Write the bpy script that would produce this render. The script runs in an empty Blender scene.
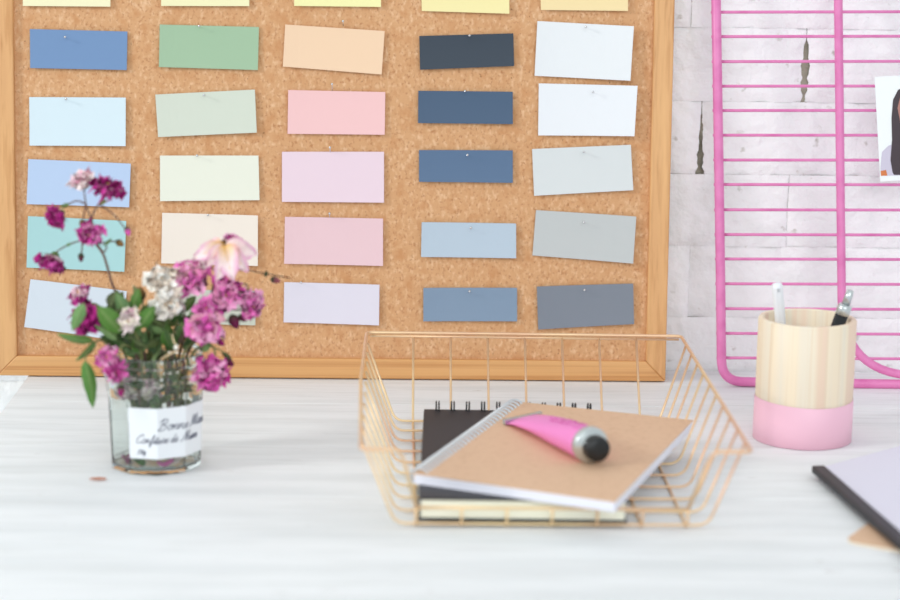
import bpy, bmesh, math, random
from mathutils import Vector, Matrix
C = bpy.context.scene.collection
sc = bpy.context.scene
PI = math.pi

# ------------------------------------------------------------------ camera
F = 2108.08; PITCH = .1961; YAW = .0241; ROLL = .0145; H = .4415
_cy, _sy, _cp, _sp = math.cos(YAW), math.sin(YAW), math.cos(PITCH), math.sin(PITCH)
FW = Vector((_sy*_cp, _cy*_cp, -_sp)); _r = Vector((_cy, -_sy, 0)); _u = _r.cross(FW)
RT = _r*math.cos(ROLL)+_u*math.sin(ROLL); UP = -_r*math.sin(ROLL)+_u*math.cos(ROLL)
EYE = Vector((0, 0, H))
cam = bpy.data.cameras.new('camera'); co = bpy.data.objects.new('camera', cam); C.objects.link(co)
co.matrix_world = Matrix(((RT.x, UP.x, -FW.x, 0), (RT.y, UP.y, -FW.y, 0), (RT.z, UP.z, -FW.z, H), (0, 0, 0, 1)))
cam.sensor_width = 36; cam.lens = F/900*36; cam.clip_start = .05
cam.dof.use_dof = True; cam.dof.focus_distance = 1.83; cam.dof.aperture_fstop = 4.2
sc.camera = co

# ------------------------------------------------------------------ light
w = bpy.data.worlds.new('world'); sc.world = w; w.use_nodes = True
wn = w.node_tree.nodes; wn['Background'].inputs[0].default_value = (.90, .965, 1, 1); wn['Background'].inputs[1].default_value = .79
def area(name, loc, target, size, sy, power, col):
    l = bpy.data.lights.new(name, 'AREA'); l.shape = 'RECTANGLE'; l.size = size; l.size_y = sy; l.energy = power; l.color = col
    o = bpy.data.objects.new(name, l); C.objects.link(o); o.location = loc
    o.rotation_euler = (Vector(target)-Vector(loc)).to_track_quat('-Z', 'Y').to_euler(); return o
area('window_light', (-2.6, .45, 1.45), (0, 1.75, .1), .45, .6, 32, (.99, 1, .98))
area('front_fill', (.5, -1.6, 1.5), (.2, 1.9, .2), 2.4, 1.8, 32, (.95, .99, 1))  # unseen fill lamp added behind the camera to brighten the wall and upright surfaces
sc.view_settings.view_transform = 'Standard'; sc.view_settings.look = 'None'
sc.view_settings.exposure = 0.0; sc.view_settings.gamma = 1; sc.view_settings.use_curve_mapping = False

# ------------------------------------------------------------------ helpers
def ray(px, py): return FW+RT*((px-450)/F)+UP*((300-py)/F)
def on_plane(px, py, o, n):
    d = ray(px, py); return EYE+d*((Vector(o)-EYE).dot(n)/d.dot(n))
def on_z(px, py, z): return on_plane(px, py, (0, 0, z), Vector((0, 0, 1)))
def on_y(px, py, y): return on_plane(px, py, (0, y, 0), Vector((0, 1, 0)))
def lin(c):
    return tuple(((v/255)/12.92 if v/255 <= .04045 else ((v/255+.055)/1.055)**2.4) for v in c[:3])+(1,)

def mat(name, col, rough=.6, metal=0, spec=.5, noise=None, bump=None, **kw):
    """noise=(scale3, amount_rgb2, detail): second colour mixed by stretched noise; bump=(scale3, strength, distance)"""
    m = bpy.data.materials.new(name); m.use_nodes = True; nt = m.node_tree; b = nt.nodes['Principled BSDF']
    b.inputs['Roughness'].default_value = rough; b.inputs['Metallic'].default_value = metal
    b.inputs['Specular IOR Level'].default_value = spec
    b.inputs['Base Color'].default_value = lin(col)
    for k, v in kw.items(): b.inputs[k.replace('_', ' ')].default_value = v
    tc = nt.nodes.new('ShaderNodeTexCoord')
    def nz(scale, detail=4):
        mp = nt.nodes.new('ShaderNodeMapping'); mp.inputs['Scale'].default_value = scale
        n = nt.nodes.new('ShaderNodeTexNoise'); n.inputs['Scale'].default_value = 1; n.inputs['Detail'].default_value = detail
        nt.links.new(tc.outputs['Object'], mp.inputs[0]); nt.links.new(mp.outputs[0], n.inputs[0]); return n
    last = None
    if noise:
        for (scale, col2, lo, hi) in noise:
            n = nz(scale); r = nt.nodes.new('ShaderNodeMapRange'); r.inputs[1].default_value = lo; r.inputs[2].default_value = hi
            nt.links.new(n.outputs[0], r.inputs[0])
            mx = nt.nodes.new('ShaderNodeMix'); mx.data_type = 'RGBA'
            nt.links.new(r.outputs[0], mx.inputs[0])
            if last: nt.links.new(last, mx.inputs[6])
            else: mx.inputs[6].default_value = lin(col)
            mx.inputs[7].default_value = lin(col2); last = mx.outputs[2]
        nt.links.new(last, b.inputs['Base Color'])
    if bump:
        scale, st, dist = bump; n = nz(scale, 6); bp = nt.nodes.new('ShaderNodeBump'); bp.inputs['Strength'].default_value = st
        bp.inputs['Distance'].default_value = dist; nt.links.new(n.outputs[0], bp.inputs['Height']); nt.links.new(bp.outputs[0], b.inputs['Normal'])
    return m

def tag(o, label=None, cat=None, group=None, kind=None):
    if label: o['label'] = label
    if cat: o['category'] = cat
    if group: o['group'] = group
    if kind: o['kind'] = kind
    return o
def thing(name, label, cat, loc, group=None):
    o = bpy.data.objects.new(name, None); C.objects.link(o); o.location = loc; o.empty_display_size = .02
    return tag(o, label, cat, group)
ORG = {}
def world_org(p):
    v = Vector((0, 0, 0))
    while p is not None: v = v+Vector(p.location); p = p.parent
    return v

class MB:
    """collects shapes given in world coordinates; build() links them as ONE mesh object"""
    def __init__(s): s.v = []; s.f = []; s.c = []; s.mi = []; s.cur = 0
    def add(s, vs, fs, col=None):
        b = len(s.v); s.v += [Vector(v) for v in vs]; s.f += [[b+i for i in f] for f in fs]; s.mi += [s.cur]*len(fs)
        s.c += col if isinstance(col, list) else [col or (1, 1, 1)]*len(vs)
    def box(s, o, a, b, c, x0, x1, y0, y1, z0, z1):
        o, a, b, c = map(Vector, (o, a, b, c))
        vs = [o+a*x+b*y+c*z for z in (z0, z1) for y in (y0, y1) for x in (x0, x1)]
        s.add(vs, [(0, 2, 3, 1), (4, 5, 7, 6), (0, 1, 5, 4), (2, 6, 7, 3), (0, 4, 6, 2), (1, 3, 7, 5)])
    def prism(s, pts, z0, z1):
        n = len(pts); s.add([(p[0], p[1], z0) for p in pts]+[(p[0], p[1], z1) for p in pts],
              [tuple(reversed(range(n))), tuple(range(n, 2*n))]+[(i, (i+1) % n, n+(i+1) % n, n+i) for i in range(n)])
    def tube(s, pts, r, n=10, col=None, closed=False):
        pts = [Vector(p) for p in pts]; m = len(pts); rs = r if isinstance(r, (list, tuple)) else [r]*m
        vs = []; nrm = None
        for i, p in enumerate(pts):
            if closed: t = pts[(i+1) % m]-pts[i-1]
            else: t = (pts[min(i+1, m-1)]-pts[max(i-1, 0)])
            t.normalize()
            if nrm is None:
                nrm = t.orthogonal().normalized()
            else:
                nrm = (nrm-t*nrm.dot(t)); nrm = nrm.normalized() if nrm.length > 1e-6 else t.orthogonal().normalized()
            bi = t.cross(nrm)
            vs += [p+(nrm*math.cos(2*PI*k/n)+bi*math.sin(2*PI*k/n))*rs[i] for k in range(n)]
        fs = []
        for i in range(m if closed else m-1):
            for k in range(n):
                j = (i+1) % m; fs.append((i*n+k, i*n+(k+1) % n, j*n+(k+1) % n, j*n+k))
        if not closed: fs += [tuple(reversed(range(n))), tuple((m-1)*n+k for k in range(n))]
        s.add(vs, fs, col)
    def lathe(s, o, ax, prof, n=40, rfun=None, caps=True):
        """prof: (radius, height along ax)"""
        o = Vector(o); ax = Vector(ax).normalized()
        if abs(ax.z) > .999: e1, e2 = Vector((1, 0, 0)), Vector((0, 1, 0))
        else: e1 = ax.cross(Vector((0, 0, 1))).normalized(); e2 = ax.cross(e1)
        vs = []
        for (r, h) in prof:
            for k in range(n):
                a = 2*PI*k/n; rr = r*(rfun(a, h) if rfun else 1)
                vs.append(o+ax*h+(e1*math.cos(a)+e2*math.sin(a))*rr)
        fs = [(i*n+k, i*n+(k+1) % n, (i+1)*n+(k+1) % n, (i+1)*n+k) for i in range(len(prof)-1) for k in range(n)]
        if caps: fs += [tuple(reversed(range(n))), tuple((len(prof)-1)*n+k for k in range(n))]
        s.add(vs, fs)
    def grid(s, fn, nu, nv, col=None):
        vs = []; cs = []
        for j in range(nv+1):
            for i in range(nu+1):
                vs.append(fn(i/nu, j/nv)); cs.append(col(i/nu, j/nv) if callable(col) else (col or (1, 1, 1)))
        s.add(vs, [(j*(nu+1)+i, j*(nu+1)+i+1, (j+1)*(nu+1)+i+1, (j+1)*(nu+1)+i) for j in range(nv) for i in range(nu)], cs)
    def build(s, name, m, parent=None, smooth=False, bevel=0, solid=0, org=None, label=None):
        base = world_org(parent) if parent is not None else (Vector(org) if org is not None else Vector((0, 0, 0)))
        me = bpy.data.meshes.new(name); me.from_pydata([v-base for v in s.v], [], s.f)
        ca = me.color_attributes.new('tint', 'FLOAT_COLOR', 'POINT')
        for i, c in enumerate(s.c): ca.data[i].color = (c[0], c[1], c[2], 1)
        for x in (m if isinstance(m, list) else [m]): me.materials.append(x)
        for p, k in zip(me.polygons, s.mi): p.material_index = k; p.use_smooth = smooth
        bm = bmesh.new(); bm.from_mesh(me); bmesh.ops.recalc_face_normals(bm, faces=bm.faces); bm.to_mesh(me); bm.free()
        o = bpy.data.objects.new(name, me); C.objects.link(o)
        if parent is not None: o.parent = parent
        else: o.location = base
        if bevel:
            b = o.modifiers.new('bevel', 'BEVEL'); b.width = bevel; b.segments = 3; b.limit_method = 'ANGLE'; b.angle_limit = math.radians(40)
            for p in me.polygons: p.use_smooth = True
            me.set_sharp_from_angle(angle=math.radians(50)) if hasattr(me, 'set_sharp_from_angle') else None
        if solid:
            b = o.modifiers.new('solid', 'SOLIDIFY'); b.thickness = solid; b.offset = 0
        if label: o['label'] = label
        return o

def smooth_path(pts, k=6):
    pts = [Vector(p) for p in pts]; out = []
    P = [pts[0]*2-pts[1]]+pts+[pts[-1]*2-pts[-2]]
    for i in range(1, len(P)-2):
        for j in range(k):
            t = j/k; a, b, c, d = P[i-1], P[i], P[i+1], P[i+2]
            out.append(.5*((2*b)+(c-a)*t+(2*a-5*b+4*c-d)*t*t+(3*b-a-3*c+d)*t**3))
    out.append(pts[-1]); return out
def fillet(pts, r, k=6):
    pts = [Vector(p) for p in pts]; out = [pts[0]]
    for i in range(1, len(pts)-1):
        a = (pts[i-1]-pts[i]); b = (pts[i+1]-pts[i]); rr = min(r, a.length*.45, b.length*.45)
        p0 = pts[i]+a.normalized()*rr; p1 = pts[i]+b.normalized()*rr
        for j in range(k+1):
            t = j/k; out.append(p0*(1-t)**2+pts[i]*2*t*(1-t)+p1*t*t)
    out.append(pts[-1]); return out

# ------------------------------------------------------------------ materials
M = {}
M['wall'] = mat('white_painted_brick', (254, 255, 255), .55, noise=[((16, 16, 22), (243, 245, 244), .5, .68), ((70, 70, 80), (196, 194, 184), .66, .76)], bump=((45, 45, 45), 1.0, .006))
M['joint'] = mat('old_mortar', (172, 168, 150), .9, noise=[((60, 60, 60), (112, 108, 92), .45, .7)], bump=((200, 200, 200), .8, .002))
M['floor'] = mat('pale_floor', (205, 208, 212), .6, noise=[((6, 6, 6), (190, 192, 196), .4, .7)])
M['table'] = mat('whitewashed_table_wood', (239, 240, 241), .62, spec=.3,
    noise=[((5, 34, 5), (225, 227, 228), .45, .7), ((14, 220, 14), (224, 225, 225), .5, .75), ((38, 90, 30), (186, 180, 176), .72, .80)], bump=((9, 240, 9), .3, .001))
M['cork'] = mat('cork', (216, 166, 122), .9, spec=.2,
    noise=[((300, 300, 200), (232, 190, 150), .50, .70), ((420, 420, 330), (190, 134, 92), .54, .72), ((110, 110, 80), (206, 150, 104), .5, .75), ((460, 460, 340), (140, 94, 60), .68, .78)], bump=((420, 420, 330), .35, .001))
M['pine_h'] = mat('pine_horizontal_grain', (220, 164, 104), .45, noise=[((2, 230, 240), (196, 134, 76), .45, .6), ((1.2, 60, 60), (232, 180, 122), .45, .7)])
M['pine_v'] = mat('pine_vertical_grain', (220, 166, 112), .45, noise=[((240, 230, 2), (198, 140, 86), .45, .6), ((60, 60, 1.2), (232, 180, 122), .45, .7)])
M['cupwood'] = mat('pale_turned_pine', (240, 227, 206), .5, noise=[((70, 60, 1.2), (248, 230, 202), .4, .55), ((38, 50, .6), (240, 212, 188), .5, .58), ((260, 260, 4), (236, 214, 184), .52, .72)])
M['pinkpaint'] = mat('pink_paint', (250, 198, 216), .45)
M['rackpink'] = mat('hot_pink_enamel', (230, 132, 187), .38, noise=[((60, 60, 60), (220, 114, 174), .45, .7)])
M['copper'] = mat('rose_copper_wire', (246, 218, 172), .38, .6, noise=[((9, 9, 9), (232, 186, 154), .42, .66)])
M['black'] = mat('black_cover', (42, 42, 48), .5)
M['blackplastic'] = mat('black_plastic', (22, 24, 26), .35)
M['cream'] = mat('cream_pages', (252, 250, 230), .8, noise=[((3, 3, 900), (240, 236, 214), .5, .7)])
M['whitepages'] = mat('white_pages', (236, 236, 246), .8, noise=[((3, 3, 900), (218, 218, 230), .5, .7)])
M['kraft'] = mat('kraft_card', (222, 184, 152), .7, noise=[((220, 220, 220), (212, 172, 140), .5, .75)])
M['whitewire'] = mat('white_coated_wire', (214, 220, 226), .3, .3)
M['tubepink'] = mat('pink_tube_metal', (246, 142, 212), .32, .1)
M['tubeink'] = mat('tube_print', (222, 96, 182), .4)
M['silver'] = mat('silver_metal', (206, 212, 212), .28, .85)
M['penwhite'] = mat('white_pen_plastic', (240, 242, 246), .3)
M['lav'] = mat('lavender_paper', (226, 222, 236), .6)
M['label'] = mat('jar_label_paper', (240, 243, 247), .5)
M['ink'] = mat('label_ink', (70, 72, 100), .6)
M['photo'] = mat('photo_paper', (244, 246, 247), .4)
M['hair'] = mat('printed_hair', (58, 42, 50), .4); M['skin'] = mat('printed_skin', (176, 122, 112), .4)
M['top'] = mat('printed_lilac_top', (206, 198, 216), .4); M['orange'] = mat('printed_orange', (214, 120, 60), .4)
M['pin'] = mat('pin_metal', (222, 224, 226), .2, .9)
M['glass'] = mat('jar_glass', (244, 250, 248), .0, Transmission_Weight=1.0, IOR=1.45)
def tint_mat(name, rough, trans=0):
    m = bpy.data.materials.new(name); m.use_nodes = True; nt = m.node_tree; b = nt.nodes['Principled BSDF']
    a = nt.nodes.new('ShaderNodeAttribute'); a.attribute_name = 'tint'
    n = nt.nodes.new('ShaderNodeTexNoise'); n.inputs['Scale'].default_value = 260
    h = nt.nodes.new('ShaderNodeHueSaturation'); r = nt.nodes.new('ShaderNodeMapRange'); r.inputs[3].default_value = .84; r.inputs[4].default_value = 1.22
    tc = nt.nodes.new('ShaderNodeTexCoord'); nt.links.new(tc.outputs['Object'], n.inputs[0])
    nt.links.new(n.outputs[0], r.inputs[0]); nt.links.new(r.outputs[0], h.inputs['Value']); nt.links.new(a.outputs['Color'], h.inputs['Color'])
    nt.links.new(h.outputs[0], b.inputs['Base Color']); b.inputs['Roughness'].default_value = rough
    b.inputs['Specular IOR Level'].default_value = .3
    return m
M['petal'] = tint_mat('dried_petals', .7); M['leaf'] = tint_mat('rose_leaf', .5); M['stem'] = tint_mat('rose_stem', .6)

# ------------------------------------------------------------------ the room shell
WY = 1.902
mb = MB()
mb.cur = 1; mb.box((0, 0, 0), (1, 0, 0), (0, 1, 0), (0, 0, 1), -1.6, 1.7, WY+.0034, WY+.10, -.75, 1.6)
# real joints: bricks 0.205 x 0.061, courses every 0.066, mostly filled with paint; chosen joints left open
bl, bh = .207, .0665
zc0 = on_y(690, 317, WY).z; x1 = on_y(701, 140, WY).x; x2 = on_y(689, 285, WY).x; x3 = on_y(806, 60, WY).x; x4 = on_y(788, 205, WY).x
rnd = random.Random(4)
OPEN = {}
k0 = int((zc0+.75)/bh)+1
for k in range(-k0, 22):
    z0 = zc0+k*bh; z1 = z0+bh
    # visible courses: k=0 above joint 317; k=1 above 240; k=2 above 168; k=3 above 88
    off = {0: x2, 1: x4, 2: x1, 3: x3}.get(k, x1+(k % 2)*bl*.5+rnd.uniform(-.02, .02))
    gz = .00002
    n0 = int((off+1.6)/bl)+1
    for i in range(-n0, 16):
        a = off+i*bl; b = a+bl
        if b > 1.7 or a < -1.6: continue
        gl = .0001; gr = .0001
        if i == 0: gl = {2: .0026, 3: .0022}.get(k, .0001)
        if i == -1: gr = {2: .0022, 3: .0020}.get(k, .0001)
        zz0 = z0+gz; zz1 = min(z1-gz, 1.6)
        if zz0 > 1.55: continue
        d = rnd.uniform(-.0004, .0004)
        mb.cur = 0
        bx = 5; nx, nz = 8, 4
        # pillow-faced brick with slightly uneven edges
        vs = []; q = .0035
        def face_pt(u, v):
            gap = {2: .0030*max(0, .85-v)/.85+.0004, 3: .0030*max(0, math.sin(PI*min(1, v/.85)))**.6+.0002, }.get(k, .0001)
            gap *= 1+.25*math.sin(v*23+k)+.2*math.sin(v*51)
            zb0 = zz0+(.0009*max(0, math.sin(PI*min(1, max(0, u*2-1)+.02))) if (k == 2 and i == -1) else 0)
            A_l = a+(gap if i == 0 else .0001); B_r = b-(gap if i == -1 else .0001)
            x = A_l+(B_r-A_l)*u; z = zb0+(zz1-zb0)*v
            e = min(u*(b-a), (1-u)*(b-a), v*(zz1-zz0), (1-v)*(zz1-zz0))
            e += .0028*math.sin(x*130+z*70+i)*math.sin(z*210+k)+.0012; dip = (.0017+.0009*math.sin(x*37+z*90+k))*min(1, max(0, 1-e/.0105))**1.6
            wob = .0007*math.sin(x*61+z*43+i)+.0005*math.sin(x*170+k*3)
            return Vector((x, WY+d+dip+wob, z))
        us = [0, .012, .025, .04, .06]+[.06+.88*q/14 for q in range(1, 14)]+[.94, .96, .975, .988, 1]; vsv = [0, .04, .1]+[.1+.8*q/14 for q in range(1, 14)]+[.9, .96, 1]
        base = [face_pt(u, v) for v in vsv for u in us]
        W_ = len(us)
        mb.add(base, [(j*W_+ii, j*W_+ii+1, (j+1)*W_+ii+1, (j+1)*W_+ii) for j in range(len(vsv)-1) for ii in range(W_-1)])
tag(mb.build('wall_back', [M['wall'], M['joint']], None, smooth=True), kind='structure')
mb = MB(); mb.box((0, 0, 0), (1, 0, 0), (0, 1, 0), (0, 0, 1), -1.6, 1.7, .2, WY+.1, -.80, -.75)
tag(mb.build('floor', M['floor']), kind='structure')

# ------------------------------------------------------------------ the table
tl = on_z(0, 416, 0); tx = tl.x-.002
tt = thing('work_table', 'long white painted wooden table standing against the white brick wall', 'table', (.3, 1.45, -.75))
mb = MB(); yb = WY-.004; yf = .93; npl = 7; pw = (yb-yf)/npl
for i in range(npl):
    mb.box((0, 0, 0), (1, 0, 0), (0, 1, 0), (0, 0, 1), tx, 1.25, yf+i*pw+(.00005), yf+(i+1)*pw-.00005, -.028, 0)
mb.build('tabletop', M['table'], tt, bevel=.0006)
for (lx, ly) in ((tx+.05, yf+.06), (1.2, yf+.06), (tx+.05, yb-.07), (1.2, yb-.07)):
    mb = MB(); mb.box((lx, ly, 0), (1, 0, 0), (0, 1, 0), (0, 0, 1), -.03, .03, -.03, .03, -.75, -.028); mb.build('leg', M['table'], tt, bevel=.002)
mb = MB(); mb.box((0, 0, 0), (1, 0, 0), (0, 1, 0), (0, 0, 1), tx+.09, 1.16, yf+.05, yf+.07, -.11, -.028); mb.build('apron', M['table'], tt)

# ------------------------------------------------------------------ cork board
LEAN = .0796; BX, BY = -.0602, 1.8482
BS = Vector((1, 0, 0)); BT = Vector((0, math.sin(LEAN), math.cos(LEAN))); BN = Vector((0, -math.cos(LEAN), math.sin(LEAN)))
BO = Vector((BX, BY, .0012)); BW = .28245; FR = .018; BH = .40
cb = thing('cork_board', 'cork notice board in a light pine frame leaning on the brick wall', 'notice board', (BX, BY, 0))
mb = MB(); mb.box(BO, BS, BT, BN, -BW-.004, BW+.004, FR-.004, BH-FR+.004, -.013, -.0055); mb.build('cork_panel', M['cork'], cb)
mb = MB(); mb.box(BO, BS, BT, BN, -BW-.012, BW+.012, .006, BH-.006, -.0165, -.0135); mb.build('backing_panel', M['kraft'], cb)
def rail(pts, m):
    mb = MB(); vs = [BO+BS*s+BT*t+BN*n for n in (-.017, 0) for (s, t) in pts]; n = 4
    mb.add(vs, [(3, 2, 1, 0), (4, 5, 6, 7)]+[(i, (i+1) % 4, 4+(i+1) % 4, 4+i) for i in range(4)]); mb.build('frame_rail', m, cb, bevel=.0012)
a, b = BW, BW+FR
rail([(-b, 0), (b, 0), (a, FR), (-a, FR)], M['pine_h']); rail([(-b, BH), (b, BH), (a, BH-FR), (-a, BH-FR)], M['pine_h'])
rail([(-b, 0), (-a, FR), (-a, BH-FR), (-b, BH)], M['pine_v']); rail([(b, 0), (a, FR), (a, BH-FR), (b, BH)], M['pine_v'])

# ------------------------------------------------------------------ colour cards and pins
CP = BO+BN*(-.0055)
cards = [  # description, colour, TL TR BR BL in the photo, pin
 ('pale yellow', 'at the top edge above the denim blue card', (250, 243, 196), (23, -33), (110.5, -32), (110.7, 6.7), (23.3, 6), None),
 ('pale yellow', 'above the sage green card in the second column', (249, 242, 188), (161, -33), (249, -32), (249.5, 6.2), (161.5, 6), None),
 ('lemon yellow', 'above the peach orange card in the middle column', (252, 246, 172), (294, -33), (381, -32), (381, 7), (294.3, 6), None),
 ('warm yellow', 'above the black-navy card in the fourth column', (254, 238, 166), (421, -30), (509, -28), (509.3, 13.8), (421.7, 11), None),
 ('apricot yellow', 'at the top of the far right column, above the white cards', (254, 226, 164), (540, -30), (628, -29), (627.7, 11), (540.7, 10), None),
 ('denim blue', 'at the upper left of the cork board', (112, 148, 196), (30, 29), (127.5, 31.5), (127, 70), (30.5, 68), (65, 37)),
 ('ice blue', 'below the denim blue card', (218, 237, 246), (29.5, 97), (126, 97.5), (126, 146), (30, 145.5), (66, 99)),
 ('cornflower blue', 'behind the topmost rose blooms', (186, 209, 243), (28.5, 159), (131, 163.5), (129.5, 207), (27, 204), None),
 ('aqua teal', 'behind the rose buds of the tall sprig', (172, 219, 220), (28.3, 216), (126.7, 220.7), (125, 271.3), (27, 267.3), None),
 ('pale bluish white', 'tilted, at the lower left behind the roses', (220, 229, 240), (30.7, 279), (127, 291), (122, 341), (24.7, 326.7), None),
 ('sage green', 'at the top of the second column, right of the denim blue card', (164, 198, 160), (160, 24.5), (259, 27), (258, 70), (159.3, 67), (199, 26)),
 ('greyish pale green', 'tilted, below the sage green card', (217, 224, 207), (155.5, 94.5), (255, 89.5), (257, 132.5), (158.5, 137), (204, 95)),
 ('creamy yellow-white', 'in the middle of the second column', (241, 242, 224), (160, 155.5), (258.5, 155.5), (259.7, 200), (160.3, 201), (197, 155.5)),
 ('cream peach', 'behind the large open rose', (250, 236, 222), (162.3, 212.7), (258, 215.3), (258, 265.7), (161.5, 263), (208, 215)),
 ('grey-green', 'mostly hidden behind the pink roses at the lower edge', (206, 209, 192), (158, 289), (255.6, 291), (255.6, 325), (158, 323), None),
 ('peach orange', 'tilted, at the top of the middle column', (253, 213, 174), (285.3, 24.5), (384.7, 31), (381.7, 74.5), (283, 66.5), (343, 21)),
 ('coral pink', 'below the peach orange card', (254, 200, 200), (288.3, 90), (385.3, 92), (384.7, 134.7), (287.7, 133.7), (332, 84)),
 ('lilac pink', 'tallest of the middle column, below the coral pink card', (244, 216, 229), (282, 151.7), (384, 151.7), (384, 202.5), (282, 201.7), (330, 147.5)),
 ('rose pink', 'below the lilac pink card', (244, 203, 210), (285, 216.7), (383, 218.5), (383, 265.7), (284.3, 263.5), (329.5, 213.5)),
 ('lavender white', 'lowest of the middle column, above the basket corner', (231, 224, 239), (284.3, 282), (379.5, 284.5), (379, 325), (283.7, 322), (301, 282.5)),
 ('black-navy', 'the darkest one, at the top of the fourth column', (50, 64, 80), (419.3, 36), (513.3, 33.3), (514, 66), (420, 69.7), (469.5, 35.5)),
 ('navy blue', 'below the black-navy card', (68, 95, 127), (418.3, 90.7), (512.7, 91.7), (512.7, 124), (418, 123), (465, 91)),
 ('slate blue', 'in the middle of the fourth column', (86, 116, 153), (419, 150), (512.7, 150.3), (512.7, 182.7), (419, 181.7), (467.5, 155)),
 ('light grey-blue', 'below the slate blue card', (188, 206, 223), (421.7, 222), (516, 223.3), (516, 258), (421, 256.7), (471, 228)),
 ('steel blue', 'lowest of the fourth column, above the wire basket', (130, 154, 182), (423.3, 287.7), (517, 287.7), (517, 321), (423.3, 321), (469.5, 291.5)),
 ('cool white', 'tilted, upper one of the two white cards at the right', (238, 241, 244), (537.3, 21), (633.3, 26.3), (629.7, 80.7), (534.3, 75.7), (586, 27)),
 ('clean white', 'lower one of the two white cards at the right', (241, 244, 249), (538.7, 83.3), (637, 85.7), (633.7, 136), (538, 135.3), (593, 92)),
 ('very pale grey', 'tilted, below the two white cards', (223, 228, 229), (532, 149), (630.7, 144.7), (633, 190), (534, 195.7), (584, 152)),
 ('light grey', 'tilted, between the very pale grey and the dark grey card', (200, 204, 204), (536, 210), (636, 216.3), (632.7, 263.2), (532.3, 255.2), (584, 222)),
 ('dark grey', 'lowest of the far right column', (130, 138, 152), (536.7, 286.3), (633, 283.4), (633.8, 323.7), (538, 329.2), (584.5, 290)),
]
rnd = random.Random(7)
for idx, (nm, where, col, tlp, trp, brp, blp, pin) in enumerate(cards):
    q = [on_plane(p[0], p[1], CP+BN*.0015, BN) for p in (tlp, trp, brp, blp)]
    cl = rnd.uniform(.0004, .002); cr_ = rnd.uniform(.001, .0035) if idx in (7, 8, 11, 25, 26, 28) else rnd.uniform(.0005, .0018)
    if idx in (25, 26): cr_ = .005
    lum = sum(col)/3; col = tuple((v*.88+lum*.12)*.975 for v in col)
    mc = mat('card_'+nm.replace(' ', '_').replace('-', '_'), col, .42, spec=.35)
    mb = MB()
    def fn(u, v, q=q, cl=cl, cr_=cr_):
        p = (q[0]*(1-u)+q[1]*u)*(1-v)+(q[3]*(1-u)+q[2]*u)*v
        lift = cl*max(0, (.35-u)/.35)**2+cr_*max(0, (u-.4)/.6)**2+(.0012)*v*v
        return p+BN*(lift+.0001)
    mb.grid(fn, 14, 6)
    tag(mb.build('color_card', mc, None, smooth=False, solid=.0004, org=(q[2]+q[3])*.5), nm+' card '+where, 'card', 'colour cards pinned to the cork board')
    if pin:
        hd = on_plane(pin[0], pin[1], CP+BN*.009, BN)
        tip = on_plane(pin[0]+.3, pin[1]+1.0 if pin[1] > tlp[1]-1 else tlp[1]+2.5, CP-BN*.002, BN)
        mb = MB(); mb.tube([tip, hd], .00042, 6)
        ax = (hd-tip).normalized()
        mb.lathe(hd, ax, [(.0002, -.0009), (.0009, -.0007), (.00115, 0), (.0009, .0006), (.0002, .0009)], 12)
        tag(mb.build('pin', M['pin'], None, smooth=True, org=tip), 'thin silver pin holding the '+nm+' card', 'pin', 'pins in the colour cards')

# ------------------------------------------------------------------ pink wire rack leaning on the wall
rb = on_z(745, 381.6, .0048); RL = (WY-.007-rb.y)/.52
RN = Vector((0, -math.cos(math.atan(RL)), math.sin(math.atan(RL))))
RP = Vector((0, rb.y, .0048))
def rk(px, py, d=0): return on_plane(px, py, RP+RN*d, RN)
rt = thing('wire_rack', 'hot pink metal wire rack with many thin rungs leaning on the brick wall', 'rack', (rb.x+.15, rb.y, 0))
top = -210
mb = MB(); rad = .0043
mb.tube(fillet([rk(712.5, top), rk(719.3, 190), rk(721.9, 382)], .3, 2)[:-1]+fillet([rk(720.9, 330), rk(721.9, 381.4), rk(1075, 387), rk(1092, top)], .019, 9)[1:], rad, 14)
mb.tube([rk(712.5, top+1), rk(1092, top+1)], rad, 14)
mb.build('frame_tube', M['rackpink'], rt, smooth=True)
mb = MB()
cur = fillet([rk(835.3, top), rk(838.3, 0), rk(842.6, 374.5), rk(1046, 378), rk(1048, 0), rk(1050, top)], .068, 14)
mb.tube(cur, rad*.9, 14); mb.build('inner_tube', M['rackpink'], rt, smooth=True)
rows = [12.2, 36.6, 61.6, 86.2, 110.5, 135.2, 160, 184.5, 209.7, 234.5, 258.9, 283.7, 308.6, 333.3, 357.8]
for k in range(1, 9): rows.append(12.2-24.6*k)
for y in sorted(rows):
    xl = 715.7+(y/363)*5.9; xr = 1083-(y)*.02
    sl = -.003+(y/380)*.009
    mb = MB(); mb.tube([rk(xl-4.9, y), rk(838, y+sl*120), rk(xr+3, y+sl*(xr-xl))], .00135, 8); mb.build('rung', M['rackpink'], rt, smooth=True)

# photograph hanging on the rack
ph = thing('photo_print', 'white bordered photo print of a dark-haired person hanging on the pink rack', 'photo', rk(915, 180, .006))
mb = MB(); d0 = .0062
c4 = [rk(874.5, 77, d0), rk(962, 72, d0), rk(967, 176.5, d0), rk(880.3, 181.5, d0)]
mb.grid(lambda u, v: (c4[0]*(1-u)+c4[1]*u)*(1-v)+(c4[3]*(1-u)+c4[2]*u)*v, 6, 6); pap = mb.build('paper', M['photo'], ph, solid=.0005)
def patch(pts, m, d): 
    mb = MB(); P = [rk(x, y, d) for x, y in pts]; mb.add(P, [tuple(range(len(P)))]); return mb
pp = MB()
def addp(pts, mi, d):
    pp.cur = mi; P = [rk(x, y, d) for x, y in pts]; pp.add(P, [tuple(range(len(P)))])
addp([(880.5, 168), (882, 152), (888, 146), (900, 141), (912, 138), (926, 142), (938, 148), (946, 171), (946, 174.5), (881, 175.8)], 2, .0066)
addp([(880.6, 171), (886, 170), (887.5, 175.6), (881, 175.9)], 3, .0067)
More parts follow.
